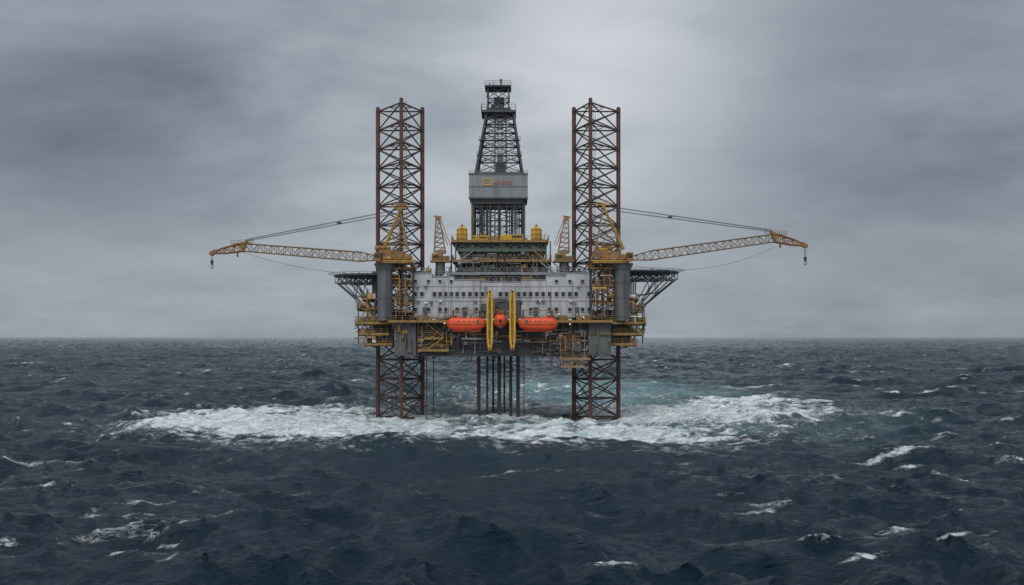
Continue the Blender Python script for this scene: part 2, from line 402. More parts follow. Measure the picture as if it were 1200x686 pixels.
# ---- drill floor
mb=MB(); r=random.Random(19)
a=W(533,282,-3); c=W(640,282,-3)
mb.box(a.x,c.x,-2.7,8,a.z+.003,a.z+.08,'dark_grey_paint')
mb.clutter(a.x,c.x,-2.2,2,a.z,1.5,34,['yellow_paint','ochre_paint','dark_grey_paint','mid_grey_paint','yellow_paint','black_steel'],r)
mb.bx(552,572,276,282,-2.6,1,'yellow_paint'); mb.bx(586,613,275,282,-2.6,1,'yellow_paint'); mb.bx(574,584,277,282,-2.3,1,'ochre_paint')
mb.bx(553,571,277.5,279.5,-2.65,-2.603,'window_glass'); mb.bx(600,612,276.5,279,-2.65,-2.603,'window_glass')
mk(mb,'drill_floor',rig)
for px in (541.5,628.5):
    mb=MB(); p=W(px,282,-1.5); rr=1.25
    mb.tube(p,p+Vector((0,0,2.6)),rr,'yellow_paint',20); mb.tube(p+Vector((0,0,2.6)),p+Vector((0,0,3.2)),rr,'yellow_paint',20,rr*0.5)
    mb.tube(p+Vector((0,0,3.2)),p+Vector((0,0,3.7)),0.25,'ochre_paint',10)
    for z in (0.2,1.3,2.45): mb.tube(p+Vector((0,0,z)),p+Vector((0,0,z+0.12)),rr+0.06,'ochre_paint',20)
    mb.ladder(p+Vector((0,-rr-0.15,0)),p+Vector((0,-rr-0.15,3.1)),'ochre_paint')
    mk(mb,'mud_tank',rig)

# ---- derrick
YD=9.0
def sq(px0,px1,py,y=YD):
    a=W(px0,py,y); c=W(px1,py,y); h=(c.x-a.x)/2
    return [Vector((a.x,y-h,a.z)),Vector((c.x,y-h,a.z)),Vector((c.x,y+h,a.z)),Vector((a.x,y+h,a.z))]
mb=MB()
def wid(py):
    if py>=232: return 556,613
    t=(232-py)/(232-135.0); 
    return 554+t*(570.5-554),616-t*(616-601.5)
lv=[282,262,246,232,207,187,169,153,143,135]
DM='derrick_steel'
for i,py in enumerate(lv):
    q=sq(*wid(py),py); 
    for k in range(4): mb.beam(q[k],q[(k+1)%4],0.28,DM)
    if i<len(lv)-1:
        q2=sq(*wid(lv[i+1]),lv[i+1])
        for k in range(4):
            mb.beam(q[k],q2[k],0.5,DM); k2=(k+1)%4
            mb.beam(q[k],q2[k2],0.18,DM); mb.beam(q[k2],q2[k],0.18,DM)
            if py>232:
                for t in (0.17,0.33,0.5,0.67,0.83): mb.beam(q[k].lerp(q[k2],t),q2[k].lerp(q2[k2],t),0.34 if k in(0,) else 0.2,DM)
            mb.beam(q[k].lerp(q[k2],0.0),q2[k].lerp(q2[k2],0.5),0.11,'dark_grey_paint'); mb.beam(q[k].lerp(q[k2],1.0),q2[k].lerp(q2[k2],0.5),0.11,'dark_grey_paint')
der=mk(mb,'derrick',rig)
mb=MB()
for px in (580,593): mb.beam(W(px,282,YD),W(px,130,YD),0.28,'dark_grey_paint')
for i in range(6): mb.tube(W(583+i*1.2,210,YD),W(583+i*1.2,128,YD),0.05,'cable_steel',6)
mb.bx(581,592,190,204,YD-0.8,YD+0.8,'dark_grey_paint'); mb.bx(583,590,180,190,YD-0.6,YD+0.6,'mid_grey_paint')
mk(mb,'travelling_block',der)
mb=MB()
for px in list(range(560,576,2))+list(range(597,612,2)):
    for dy in (-1.2,1.2): mb.tube(W(px,282,YD+dy),W(px,212,YD+dy),0.11,'dark_grey_paint' if px%4 else 'dark_brace_steel',6)
mk(mb,'drill_pipe_stand',der,kind='stuff')
mb=MB()
a=W(549.5,204,2); c=W(618.5,232,2); y1=16
mb.box(a.x,c.x,2,2.2,c.z,a.z,'mid_grey_paint'); mb.box(a.x,c.x,y1-0.2,y1,c.z,a.z,'mid_grey_paint')
mb.box(a.x,a.x+0.2,2.2,y1-0.2,c.z,a.z,'mid_grey_paint'); mb.box(c.x-0.2,c.x,2.2,y1-0.2,c.z,a.z,'mid_grey_paint')
mb.box(a.x+0.2,c.x-0.2,2.2,y1-0.2,c.z,c.z+0.2,'dark_grey_paint')
for i in range(1,18):
    x=a.x+(c.x-a.x)*i/18; mb.box(x-0.04,x+0.04,1.93,1.997,c.z,c.z+2.6,'mid_grey_paint')
z=c.z+2.6; mb.box(a.x-0.05,c.x+0.05,1.88,1.995,z,z+0.12,'column_grey'); mb.box(a.x-0.08,c.x+0.08,1.85,1.996,a.z-0.15,a.z+0.1,'column_grey'); mb.box(a.x-0.1,c.x+0.1,1.6,1.99,c.z-0.25,c.z+0.1,'dark_grey_paint')
mb.rail((a.x,2,a.z+0.1),(c.x,2,a.z+0.1),'dark_grey_paint',0.8)
ww=mk(mb,'wind_wall',der)
mb=MB(); mb.bx(555,613,233.5,239,2.6,15,'dark_grey_paint'); mk(mb,'lower_skirt',der)
mb=MB(); p=W(566,209.5,1.86); q=W(576.5,217.5,1.86); t=0.22
mb.box(p.x,q.x,1.80,1.9,p.z-t,p.z,'sign_yellow'); mb.box(p.x,q.x,1.80,1.9,q.z,q.z+t,'sign_yellow')
mb.box(p.x,p.x+t,1.81,1.9,q.z,p.z,'sign_yellow'); mb.box(q.x-t,q.x,1.81,1.9,q.z,p.z,'sign_yellow')
mb.box(p.x+0.5,q.x-0.5,1.84,1.9,(p.z+q.z)/2-0.08,(p.z+q.z)/2+0.08,'sign_yellow')
mk(mb,'logo',der)
cu=bpy.data.curves.new('lettering','FONT'); cu.body='AXEIEE'; cu.size=1.75; cu.extrude=0.03; cu.space_character=1.12
to=bpy.data.objects.new('tmp',cu); COL.objects.link(to); bpy.context.view_layer.update()
me=bpy.data.meshes.new_from_object(to); bpy.data.objects.remove(to)
me.name='lettering'; me.materials.clear(); me.materials.append(MATS['sign_rust_orange'])
xs=[v.co.x for v in me.vertices]; wtxt=max(xs)-min(xs)
pw=W(578.5,216.3,1.85); pw2=W(600,216.3,1.85); sc=(pw2.x-pw.x)/wtxt
me.transform(Matrix.Rotation(math.pi/2,4,'X')@Matrix.Diagonal((sc,1.0*sc if sc<1 else 1,1,1)))
lo=bpy.data.objects.new('lettering',me); COL.objects.link(lo); lo.parent=der; lo.location=Vector((pw.x,1.84,pw.z))-WL[der.name]
for py,e in ((169,3),(187,2)):
    p0,p1=wid(py); a=W(p0-e,py,YD); c=W(p1+e,py,YD); h=(c.x-a.x)/2
    for yy in (YD-h,YD+h-0.6):
        mb=MB(); mb.box(a.x,c.x,yy,yy+0.6,a.z-0.1,a.z,'black_steel'); mb.rail((a.x,yy+.05,a.z-.02),(c.x,yy+.05,a.z-.02),'black_steel',0.9)
        mk(mb,'monkey_board',der)
mb=MB()
a=W(564.5,134,YD); c=W(604.5,134,YD); h=(c.x-a.x)/2
mb.box(a.x,c.x,YD-h,YD+h,a.z-0.35,a.z,'dark_grey_paint')
for q in range(4):
    P=[Vector((a.x,YD-h,a.z)),Vector((c.x,YD-h,a.z)),Vector((c.x,YD+h,a.z)),Vector((a.x,YD+h,a.z))]; mb.rail(P[q],P[(q+1)%4],'dark_grey_paint',1.5,0.09)
mb.box(a.x+1.2,c.x-1.2,YD-h+1.2,YD+h-1.2,a.z,a.z+.9,'black_steel')
for (y0,y1) in ((133,118),(118,104)):
    q=sq(571,597,y0); q2=sq(572.5,595.5,y1)
    for k in range(4):
        k2=(k+1)%4; mb.beam(q[k],q2[k],0.26,DM); mb.beam(q2[k],q2[k2],0.2,DM); mb.beam(q[k],q2[k2],0.15,DM); mb.beam(q[k2],q2[k],0.15,DM)
for px in (579,587): mb.tube(W(px,126,YD-1.2),W(px,126,YD+1.2),0.8,'dark_grey_paint',14)
mb.bx(579,591,114,121,YD-1.5,YD+1.5,'black_steel')
a=W(568.5,104,YD); c=W(599,104,YD); h=(c.x-a.x)/2; mb.box(a.x,c.x,YD-h,YD+h,a.z-0.2,a.z,'dark_grey_paint')
mb.rail((a.x,YD-h,a.z),(c.x,YD-h,a.z),'dark_grey_paint',1.1,0.08); mb.rail((a.x,YD+h,a.z),(c.x,YD+h,a.z),'dark_grey_paint',1.1,0.08)
mb.clutter(a.x+1,c.x-1,YD-1,YD+1,a.z,1.0,5,['black_steel','dark_grey_paint'],r)
mk(mb,'crown_block',der)
mb=MB(); mb.tube(W(587,104,YD),W(587,94,YD),0.18,'rust_red_steel',8); mb.tube(W(587,96,YD),W(587,93,YD),0.3,'orange_rust_paint',8)
mk(mb,'beacon_mast',der)
mb=MB(); mb.tube(W(578,104,YD),W(578,97,YD),0.07,'black_steel',6); mk(mb,'antenna',der)
mb=MB(); mb.tube(W(596,104,YD),W(596,99,YD),0.07,'black_steel',6); mk(mb,'antenna',der)
mb=MB(); mb.path([W(553,282,3),W(553,232,3)],0.18,'ochre_paint',8); mb.path([W(615,282,3),W(615,240,3)],0.14,'mid_grey_paint',8)
for px in (563,571,586,600): mb.tube(W(px,281,3.4),W(px,240,3.4),0.2,'dark_grey_paint',8)
mk(mb,'standpipe',der)

# ---- helidecks
for px,py,R in ((437,323,9.4),(748,319,9.8)):
    mb=MB(); y=8; c=W(px,py,y); n=16
    ring=[Vector((c.x+R*math.cos(2*math.pi*(i+.5)/n),y+R*math.sin(2*math.pi*(i+.5)/n),c.z)) for i in range(n)]
    top=[p+Vector((0,0,0)) for p in ring]; bot=[p-Vector((0,0,0.35)) for p in ring]
    mb.add(top+bot,[tuple(range(n)),tuple(range(2*n-1,n-1,-1))]+[(i,n+i,n+(i+1)%n,(i+1)%n) for i in range(n)],'dark_grey_paint')
    for i in range(n):
        a=ring[i]; b=ring[(i+1)%n]; o=(a-Vector((c.x,y,c.z))).normalized()*1.3; o2=(b-Vector((c.x,y,c.z))).normalized()*1.3
        mb.beam(a,a+o+Vector((0,0,0.3)),0.1,'mid_grey_paint'); mb.beam(a+o+Vector((0,0,.3)),b+o2+Vector((0,0,.3)),0.1,'mid_grey_paint')
        mb.beam(a.lerp(b,.5),a.lerp(b,.5)+(o+o2)/2+Vector((0,0,.3)),0.06,'mid_grey_paint')
    s=-1 if px<586 else 1
    zb=c.z-2.0
    for yy in (y-6.5,y-2.2,y+2.2,y+6.5):
        half=math.sqrt(R*R-(yy-y)**2)*0.96
        mb.truss((c.x-half,yy,zb),(c.x+half,yy,zb),(c.x+half,yy,c.z-0.4),(c.x-half,yy,c.z-0.4),9,0.14,'dark_grey_paint')
        foot=Vector((c.x-s*1.5,yy,c.z-10.5))
        mb.beam(foot,(c.x+s*half*0.95,yy,zb),0.26,'dark_grey_paint'); mb.beam(foot,(c.x+s*half*0.45,yy,zb),0.2,'dark_grey_paint')
        mb.beam(foot,(c.x-s*1.5,yy,zb),0.3,'dark_grey_paint')
        mb.beam((c.x+s*half*0.5,yy,(zb+c.z-10.5)/2+1.2),(c.x-s*1.5,yy,c.z-6),0.14,'dark_grey_paint')
        mb.beam((c.x+s*half*0.5,yy,(zb+c.z-10.5)/2+1.2),(c.x+s*half*0.45,yy,zb),0.14,'dark_grey_paint')
    for t in (-.8,-.4,0,.4,.8): mb.beam((c.x+t*R,y-6.5 if abs(t)<.7 else y-4,zb),(c.x+t*R,y+6.5 if abs(t)<.7 else y+4,zb),0.14,'dark_grey_paint')
    mk(mb,'helideck',rig)

# ---- cranes
def sag(a,b,d,n=12):
    a=Vector(a); b=Vector(b); return [a.lerp(b,i/n)-Vector((0,0,d*4*(i/n)*(1-i/n))) for i in range(n+1)]
def crane(ped,s,apex,boomroot,knee,tip,hookpy,cab0,cab1,sagpts):
    y=-9.0
    mb=MB(); a=W(ped,376,y); t=W(ped,318,y)
    mb.tube(a,t,1.72,'column_grey',24); mb.tube(t,W(ped,311,y),1.72,'column_grey',24,2.3); mb.tube(W(ped,311,y),W(ped,309,y),2.4,'dark_grey_paint',24)
    for py in (372,350,332): p=W(ped,py,y); mb.tube(p,p+Vector((0,0,.25)),1.82,'column_grey',24)
    mb.ladder(W(ped,375,y-1.9)+Vector((.6,0,0)),W(ped,312,y-1.9)+Vector((.6,0,0)),'dark_grey_paint')
    cr=mk(mb,'crane',rig)
    m=MB(); RO='orange_rust_paint'
    mid=(cab0+cab1)/2
    m.bx(cab0,cab1,305.5,308.5,y-2.6,y+2.6,'ochre_paint')
    m.bx(cab0+1,mid-2,293.5,305.4,y-1.7,y+2.0,RO); m.bx(mid-1.5,cab1-9,295.5,305.4,y-1.2,y+1.6,RO)
    m.bx(cab1-8,cab1-1,298,305.4,y-1.6,y+1.6,'ochre_paint')
    a=W(mid+3,298,y-1.3); m.tube(a+Vector((0,-.3,-.6)),a+Vector((0,3.4,-.6)),1.0,'tan_rust_steel',14)
    for k in range(5):
        x=cab0+3+k*(mid-cab0-7)/4; m.bx(x-.3,x+.3,294.5,304.5,y-1.78,y-1.703,'tan_rust_steel')
    m.bx(cab0+4,cab0+9,297,301,y-1.80,y-1.71,'dark_grey_paint'); m.bx(mid+2,mid+7,299,304,y-1.35,y-1.21,'dark_grey_paint')
    a=W(cab0-2,306,y-2.6); b=W(cab1+2,306,y-2.6); m.rail(a,b,'yellow_paint',1.1,0.07)
    a=W(cab0+1,293.5,y-1.6); b=W(mid-2,293.5,y-1.6); m.rail(a,b,'ochre_paint',0.9,0.07)
    a=W(mid-1,295.5,y-1.1); b=W(cab1-9,295.5,y-1.1); m.rail(a,b,'ochre_paint',0.9,0.07)
    rr=random.Random(int(ped)); a=W(cab0+3,294,y); b=W(mid-3,294,y); m.clutter(a.x,b.x,y-1.0,y+1.3,a.z,1.5,8,['ochre_paint','orange_rust_paint','dark_grey_paint','yellow_paint'],rr)
    a=W(mid,296,y); b=W(cab1-10,296,y); m.clutter(a.x,b.x,y-.8,y+1.2,a.z,1.3,7,['ochre_paint','tan_rust_steel','dark_grey_paint','mid_grey_paint'],rr)
    a=W(cab0,305.5,y); b=W(cab1,305.5,y); m.clutter(a.x,b.x,y-2.4,y-1.9,a.z,1.3,10,['ochre_paint','tan_rust_steel','dark_grey_paint','yellow_paint'],rr)
    mk(m,'machinery_house',cr)
    m=MB(); cx=ped+s*9
    m.bx(cx-3.4,cx+3.4,297,306,y-4.2,y-2.2,RO); m.bx(cx-2.8,cx+2.8,298.5,302,y-4.3,y-4.21,'window_glass'); m.bx(cx-3.8,cx+3.8,296,296.9,y-4.4,y-2.1,'ochre_paint')
    mk(m,'operator_cab',cr)
    m=MB()
    ap=W(apex[0],apex[1],y); back=W(apex[0]-s*9,292,y); fr=W(ped+s*1,292,y)
    for dy in (-1.5,1.5):
        o=Vector((0,dy,0)); ot=Vector((0,dy*0.45,0))
        m.beam(fr+o,ap+ot,0.26,'ochre_paint'); m.beam(back+o,ap+ot,0.26,'tan_rust_steel')
        for k in range(1,7):
            t1=k/7; m.beam((fr+o).lerp(ap+ot,t1),(back+o).lerp(ap+ot,t1),0.1,'tan_rust_steel')
            m.beam((fr+o).lerp(ap+ot,t1),(back+o).lerp(ap+ot,(k-1)/7),0.09,'ochre_paint')
    for k in range(0,8):
        t1=k/7
        for q in (fr,back):
            m.beam((q+Vector((0,-1.5,0))).lerp(ap+Vector((0,-.68,0)),t1),(q+Vector((0,1.5,0))).lerp(ap+Vector((0,.68,0)),t1),0.1,'ochre_paint')
    m.tube(ap-Vector((0,1.1,0)),ap+Vector((0,1.1,0)),0.5,'ochre_paint',12); m.rail(ap+Vector((-1.4,-1,0.4)),ap+Vector((1.4,-1,.4)),'yellow_paint',1.0,0.08)
    m.box(ap.x-1.4,ap.x+1.4,ap.y-1,ap.y+1,ap.z+.3,ap.z+.4,'ochre_paint')
    m.ladder(fr+Vector((0,-1.7,0)),ap+Vector((0,-.9,0)),'yellow_paint')
    mk(m,'gantry_mast',cr)
    m=MB(); root=W(*boomroot,y); kn=W(*knee,y); tp=W(*tip,y)
    def lat(a,b,s0,s1,n,mat,ends=(0.35,1.0),taper=3,r=0.12):
        d=(b-a).normalized(); side=Vector((0,1,0)); up=d.cross(side).normalized()
        if up.z<0: up=-up
        st=[]
        for i in range(n+1):
            t=i/n; sz=s0+(s1-s0)*t
            if i<taper: sz*=ends[0]+(1-ends[0])*i/taper
            if ends[1]<1 and n-i<taper: sz*=ends[1]+(1-ends[1])*(n-i)/taper
            c=a.lerp(b,t); st.append([c+side*u*sz/2+up*v*sz/2 for u,v in((-1,-1),(1,-1),(1,1),(-1,1))])
        for i in range(n):
            for k in range(4):
                m.tube(st[i][k],st[i+1][k],r,mat,6); k2=(k+1)%4
                m.tube(st[i][k],st[i][k2],r*.6,mat,6)
                m.tube(st[i][k] if i%2 else st[i][k2],st[i+1][k2] if i%2 else st[i+1][k],r*.65,mat,6)
        for k in range(4): m.tube(st[n][k],st[n][(k+1)%4],r,mat,6)
        return st
    lat(root,kn,2.1,1.7,20,'tan_rust_steel')
    lat(kn,tp,1.8,1.0,6,'orange_rust_paint',ends=(1,0.6),taper=2,r=0.14)
    up=kn+Vector((-s*1.0,0,1.6)); m.beam(kn+Vector((0,-.7,0)),up+Vector((0,-.5,0)),0.26,'orange_rust_paint'); m.beam(kn+Vector((0,.7,0)),up+Vector((0,.5,0)),0.26,'orange_rust_paint')
    m.beam(up,kn.lerp(tp,.5)+Vector((0,0,.6)),0.16,'orange_rust_paint')
    m.rail(kn+Vector((-s*2.5,-1,.9)),kn+Vector((s*2.5,-1,.6)),'ochre_paint',.8,.08)
    m.tube(kn-Vector((0,.9,-.2)),kn+Vector((0,.9,.2)),.6,'ochre_paint',14)
    for q in (0,.6): m.tube(tp+Vector((s*q*1.2,-.5,.1-q*.6)),tp+Vector((s*q*1.2,.5,.1-q*.6)),.52,'orange_rust_paint',14)
    m.beam(tp+Vector((0,-.55,.1)),tp+Vector((s*.9,-.55,-.5)),0.3,'orange_rust_paint',.7)
    m.beam(kn.lerp(tp,.2)+Vector((0,0,-.9)),kn.lerp(tp,.2)+Vector((0,0,-2.0)),.3,'orange_rust_paint')
    mk(m,'boom',cr)
    m=MB(); 
    for dy in (-.6,.6):
        m.tube(ap+Vector((0,dy,.3)),up+Vector((0,dy*.8,.2)),.055,'cable_steel',6)
        m.tube(ap+Vector((0,dy,-.5)),up+Vector((0,dy*.8,-.15)),.05,'cable_steel',6)
    mid=ap.lerp(up,.4); m.box(mid.x-.45,mid.x+.45,mid.y-.7,mid.y+.7,mid.z-.25,mid.z+.05,'cable_steel')
    m.path(sag(W(*sagpts[0],y+1),W(*sagpts[1],y+1),sagpts[2]),.04,'cable_steel')
    mk(m,'cable',cr)
    m=MB(); hk=tp+Vector((s*.7,0,-.7)); hb=W(600,hookpy,y).z
    for dx in (-.15,.15): m.tube(hk+Vector((dx,0,0)),Vector((hk.x+dx,y,hb+1.3)),.05,'cable_steel',6)
    m.tube((hk.x,y-.2,hb+1.2),(hk.x,y+.2,hb+1.2),.34,'black_steel',12); m.box(hk.x-.22,hk.x+.22,y-.24,y+.24,hb+.5,hb+1.2,'black_steel')
    pts=[Vector((hk.x,y,hb+.5))]+[Vector((hk.x+.26*math.cos(t),y,hb+.05+.4*math.sin(t))) for t in np.linspace(math.pi*.5,-math.pi*1.0,8)]
    m.path(pts,.09,'black_steel',6); mk(m,'hook',cr)
crane(451,-1,(469,247),(446,303),(285,290),(252,296),313,443,482,((285,296),(438,322),1.2))
crane(729.5,1,(707,243),(738,303),(908,279),(940,287),309,695,737,((908,290),(745,312),2.6))

# ---- smaller service cranes
for px,s in ((516,1),(661,-1)):
    mb=MB(); y=-3
    mb.tube(W(px,322,y),W(px,308,y),1.1,'column_grey',16); mb.tube(W(px,308,y),W(px,306,y),1.6,'dark_grey_paint',16)
    cr=mk(mb,'service_crane',rig)
    m=MB(); m.bx(px-10,px+2,297,305.5,y-1.3,y+1.3,'ochre_paint'); m.bx(px+2.3,px+10,300,305.5,y-1.1,y+1.1,'tan_rust_steel'); m.bx(px-12,px+12,305.6,307,y-1.7,y+1.7,'ochre_paint')
    m.bx(px-5,px+6,293,296.9,y-1,y+1,'tan_rust_steel'); m.bx(px-8,px-2,299,302.5,y-1.4,y-1.303,'window_glass')
    a=W(px-12,306,y-1.6); b=W(px+12,306,y-1.6); m.rail(a,b,'ochre_paint')
    mk(m,'machinery_house',cr)
    m=MB(); ap=W(px-s*3,256,y)
    for dy in (-.9,.9):
        for e in (-7,6): m.beam(W(px+e,296,y)+Vector((0,dy,0)),ap+Vector((e*.06,dy*.5,0)),.28,'tan_rust_steel')
        for k in range(1,7):
            t=k/7; l=W(px-7,296,y).lerp(ap,t); q=W(px+6,296,y).lerp(ap,t); l2=W(px-7,296,y).lerp(ap,(k-1)/7)
            m.beam(l+Vector((0,dy*(1-t*.5),0)),q+Vector((0,dy*(1-t*.5),0)),.12,'tan_rust_steel'); m.beam(l2+Vector((0,dy*(1-t*.5),0)),q+Vector((0,dy*(1-t*.5),0)),.12,'tan_rust_steel')
    m.tube(ap-Vector((0,.6,0)),ap+Vector((0,.6,0)),.5,'orange_rust_paint',12)
    m.beam(ap+Vector((-.9,0,.5)),ap+Vector((.9,0,.2)),.35,'tan_rust_steel')
    e=W(px+s*9,288,y); m.beam(ap,e,.2,'orange_rust_paint'); m.beam(ap+Vector((s*.6,0,0)),e+Vector((s*.6,0,0)),.16,'orange_rust_paint')
    mk(m,'gantry_mast',cr)

# ---- conductor pipes
for px,rr,mt in ((561,.42,'pile_steel'),(571,.24,'black_steel'),(578,.24,'black_steel'),(585,.42,'pile_steel'),(591,.2,'black_steel'),(598.5,.36,'black_steel'),(607,.42,'pile_steel')):
    mb=MB(); y=-2 if px not in (578,591) else 3; k=W(px,0,y)
    mb.tube((k.x,y,-12),(k.x,y,15.5),rr,mt,14)
    for z in (3,7,11): mb.tube((k.x,y,z),(k.x,y,z+.3),rr+.1,mt,14)
    mk(mb,'conductor_pipe',rig)
for px,y in ((500,-4),(614,0),(508,6)):
    mb=MB(); k=W(px,0,y); mb.tube((k.x,y,-5),(k.x,y,15),.09,'black_steel',8); mb.tube((k.x,y,9),(k.x,y,9.6),.14,'black_steel',8); mk(mb,'caisson_pipe',rig)

# ---- yellow near-vertical guide frames
for px in (574,600.5):
    mb=MB(); y=-14.6
    for sg in (-1,1):
        pts=[]
        for i in range(25):
            t=i/24; pts.append(W(px+sg*2.6*min(1,math.sin(math.pi*t)*1.9)**0.6,341+t*69,y))
        for a,b in zip(pts[:-1],pts[1:]): mb.beam(a,b,0.42,'yellow_paint',0.55)
    a=W(px-1.6,349,y+.1); b=W(px+1.6,402,y+.1); mb.box(a.x,b.x,y+.1,y+.3,b.z,a.z,'ochre_paint')
    for py in (352,366,386,399): mb.beam(W(px-3,py,y),W(px+3,py,y),.22,'yellow_paint')
    mb.beam(W(px,345,y),W(px,345,-7),.25,'yellow_paint'); mb.beam(W(px,406,y),W(px,404,-9.5),.25,'yellow_paint'); mb.beam(W(px,375,y),W(px,375,-9.5),.25,'yellow_paint')
    mk(mb,'hose_guide_frame',rig)

# ---- davits
def davit(px0,px1,y=-13.6):
    mb=MB()
    for px in (px0,px1):
        mb.beam(W(px,376,-9),W(px,364,-9.6),.35,'ochre_paint'); mb.beam(W(px,364,-9.6),W(px,363.5,y-.1),.32,'ochre_paint'); mb.beam(W(px,374,-9.2),W(px,364,-12.4),.2,'ochre_paint')
        mb.tube(W(px,364,y),W(px,371,y),.06,'cable_steel',6)
    mb.beam(W(px0,364,-11),W(px1,364,-11),.2,'ochre_paint')
    mk(mb,'davit',rig)
davit(531,562); davit(613,647); davit(582,591)

# ---- floodlights
for i,(px,py,y) in enumerate([(521,379,-12.5),(655,368,-12.4),(668,380,-12.4),(684,372,-12.4),(718,352,-9.3),(448,366,-8)]):
    mb=MB(); p=W(px,py,y); mb.ball(p,.12,'warm_lamp'); mb.box(p.x-.25,p.x+.25,y+.1,y+.4,p.z-.2,p.z+.25,'dark_grey_paint'); mb.beam(p+Vector((0,.2,0)),p+Vector((0,.2,-1.2)),.09,'dark_grey_paint')
    mk(mb,'floodlight',rig)

# ---- lifeboats (top level)
def lifeboat(loc,rotz,label):
    root=empty('lifeboat',loc); root.rotation_euler=(0,0,rotz); root['label']=label; root['category']='lifeboat'; root['group']='lifeboats hanging below the rig deck'
    Ln=8.7; 
    def prof(t): return max(0.03,(1-abs(t)**4.6))**0.5
    N=26; M=14
    def mesh(lower):
        mb=MB(); vs=[];fs=[]
        for i in range(N+1):
            t=-math.cos(math.pi*i/N); w=1.45*prof(t)
            for j in range(M+1):
                a=math.pi*j/M
                if lower:
                    z=-1.5*math.sin(a)**0.7*(max(.04,1-abs(t)**3.4)**.5)*(1-.08*t); x=w*math.cos(a)
                else:
                    z=1.35*math.sin(a)**0.62*(max(.05,1-abs(t)**6)**.5); x=(w*.94)*math.copysign(abs(math.cos(a))**.75,math.cos(a))
                vs.append((t*Ln/2,x,z+(.12 if not lower else 0)))
        for i in range(N):
            for j in range(M): 
                f=(i*(M+1)+j,(i+1)*(M+1)+j,(i+1)*(M+1)+j+1,i*(M+1)+j+1); fs.append(f if lower else f[::-1])
        mb.add(vs,fs,'lifeboat_orange',True)
        if lower:
            mb.box(-Ln*.36,Ln*.36,-.08,.08,-1.64,-1.3,'lifeboat_orange')
            mb.tube((-Ln*.42,0,-1.2),(-Ln*.47,0,-1.2),.34,'dark_grey_paint',12)
        else:
            for xx in (-Ln*.38,Ln*.36): mb.box(xx-.12,xx+.12,-.15,.15,1.1,1.7,'dark_grey_paint')
            mb.box(-Ln*.22,-Ln*.22+.9,-.75,.75,1.4,1.52,'lifeboat_orange')
        return mb
    def child(mb,name):
        me=bpy.data.meshes.new(name); me.from_pydata(mb.v,[],mb.f)
        for n in mb.mats: me.materials.append(MATS[n])
        me.polygons.foreach_set('material_index',mb.m); me.polygons.foreach_set('use_smooth',mb.sm); me.update()
        o=bpy.data.objects.new(name,me); COL.objects.link(o); o.parent=root
    child(mesh(True),'boat_hull'); child(mesh(False),'canopy')
    pts=[]
    for i in range(N+1):
        t=-math.cos(math.pi*i/N); pts.append(Vector((t*Ln/2,1.5*prof(t),.05)))
    pts2=[Vector((p.x,-p.y,p.z)) for p in pts]
    for a in (pts,pts2):
        mb=MB(); mb.path(a,.10,'orange_rust_paint',6); child(mb,'fender')
    mb=MB()
    x0=-Ln*.36; mb.box(x0,x0+1.2,-.6,.6,1.2,1.85,'lifeboat_orange'); mb.box(x0-.08,x0+1.28,-.68,.68,1.85,1.93,'lifeboat_orange')
    for sy in (-1,1): mb.box(x0+.15,x0+1.05,sy*.61-.01,sy*.61+.01,1.5,1.78,'window_glass')
    mb.box(x0-.02,x0-.003,-.45,.45,1.5,1.78,'window_glass'); child(mb,'steering_cupola')
    for xx in (-1.6,-.5,.6,1.7):
        for sy in (-1,1):
            mb=MB(); mb.tube((xx,sy*1.2,.66),(xx,sy*1.38,.62),.15,'window_glass',12); child(mb,'porthole')
    for sy in (-1,1):
        mb=MB(); mb.box(2.3,3.0,sy*1.27-.08,sy*1.27+.08,.2,1.0,'orange_rust_paint'); child(mb,'hatch')
lifeboat(W(546.5,380.2,-13.6),0,'orange enclosed lifeboat hanging side-on from deck davits')
lifeboat(W(630.5,380.2,-13.6),math.pi,'orange enclosed lifeboat hanging side-on from deck davits')
lifeboat(W(586.5,376.5,-12.6),math.pi/2,'orange enclosed lifeboat stowed end-on between yellow frames')

# ------------------------------------------------------------------ SEA
def ocean(Ls,N,seed,Vw,rms,wdir,lmin,spread=2,kp=3.6):
    rs=np.random.RandomState(seed)
    k1=2*np.pi*np.fft.fftfreq(N,d=Ls/N); KX,KY=np.meshgrid(k1,k1,indexing='ij'); K=np.sqrt(KX**2+KY**2); K[0,0]=1
    Lw=Vw*Vw/9.81; c=(KX*wdir[0]+KY*wdir[1])/K
    P=np.exp(-1/(K*Lw)**2)/K**kp*(np.abs(c)**spread*0.85+0.15)*np.exp(-(K*lmin/6.28)**2)
    P*=np.where(c<0,0.15,1.0); P[0,0]=0
    Hh=(rs.randn(N,N)+1j*rs.randn(N,N))*np.sqrt(P)
    h=np.real(np.fft.ifft2(Hh)); sc=rms/h.std()
    dx=np.real(np.fft.ifft2(-1j*KX/K*Hh))*sc; dy=np.real(np.fft.ifft2(-1j*KY/K*Hh))*sc; h=h*sc
    if np.corrcoef(np.gradient(dx,axis=0).ravel(),h.ravel())[0,1]>0: dx=-dx; dy=-dy
    d=Ls/N
    J=(1+np.gradient(dx,d,axis=0))*(1+np.gradient(dy,d,axis=1))-np.gradient(dx,d,axis=1)*np.gradient(dy,d,axis=0)
    return h,dx,dy,J
def samp(fs,x,y,Ls):
    N=fs[0].shape[0]; u=(x/Ls*N)%N; v=(y/Ls*N)%N
    i=np.floor(u).astype(int); j=np.floor(v).astype(int); fu=u-i; fv=v-j; i%=N; j%=N; i2=(i+1)%N; j2=(j+1)%N
    return [f[i,j]*(1-fu)*(1-fv)+f[i2,j]*fu*(1-fv)+f[i,j2]*(1-fu)*fv+f[i2,j2]*fu*fv for f in fs]
wd=np.array([-0.30,-0.95]); wd/=np.linalg.norm(wd)
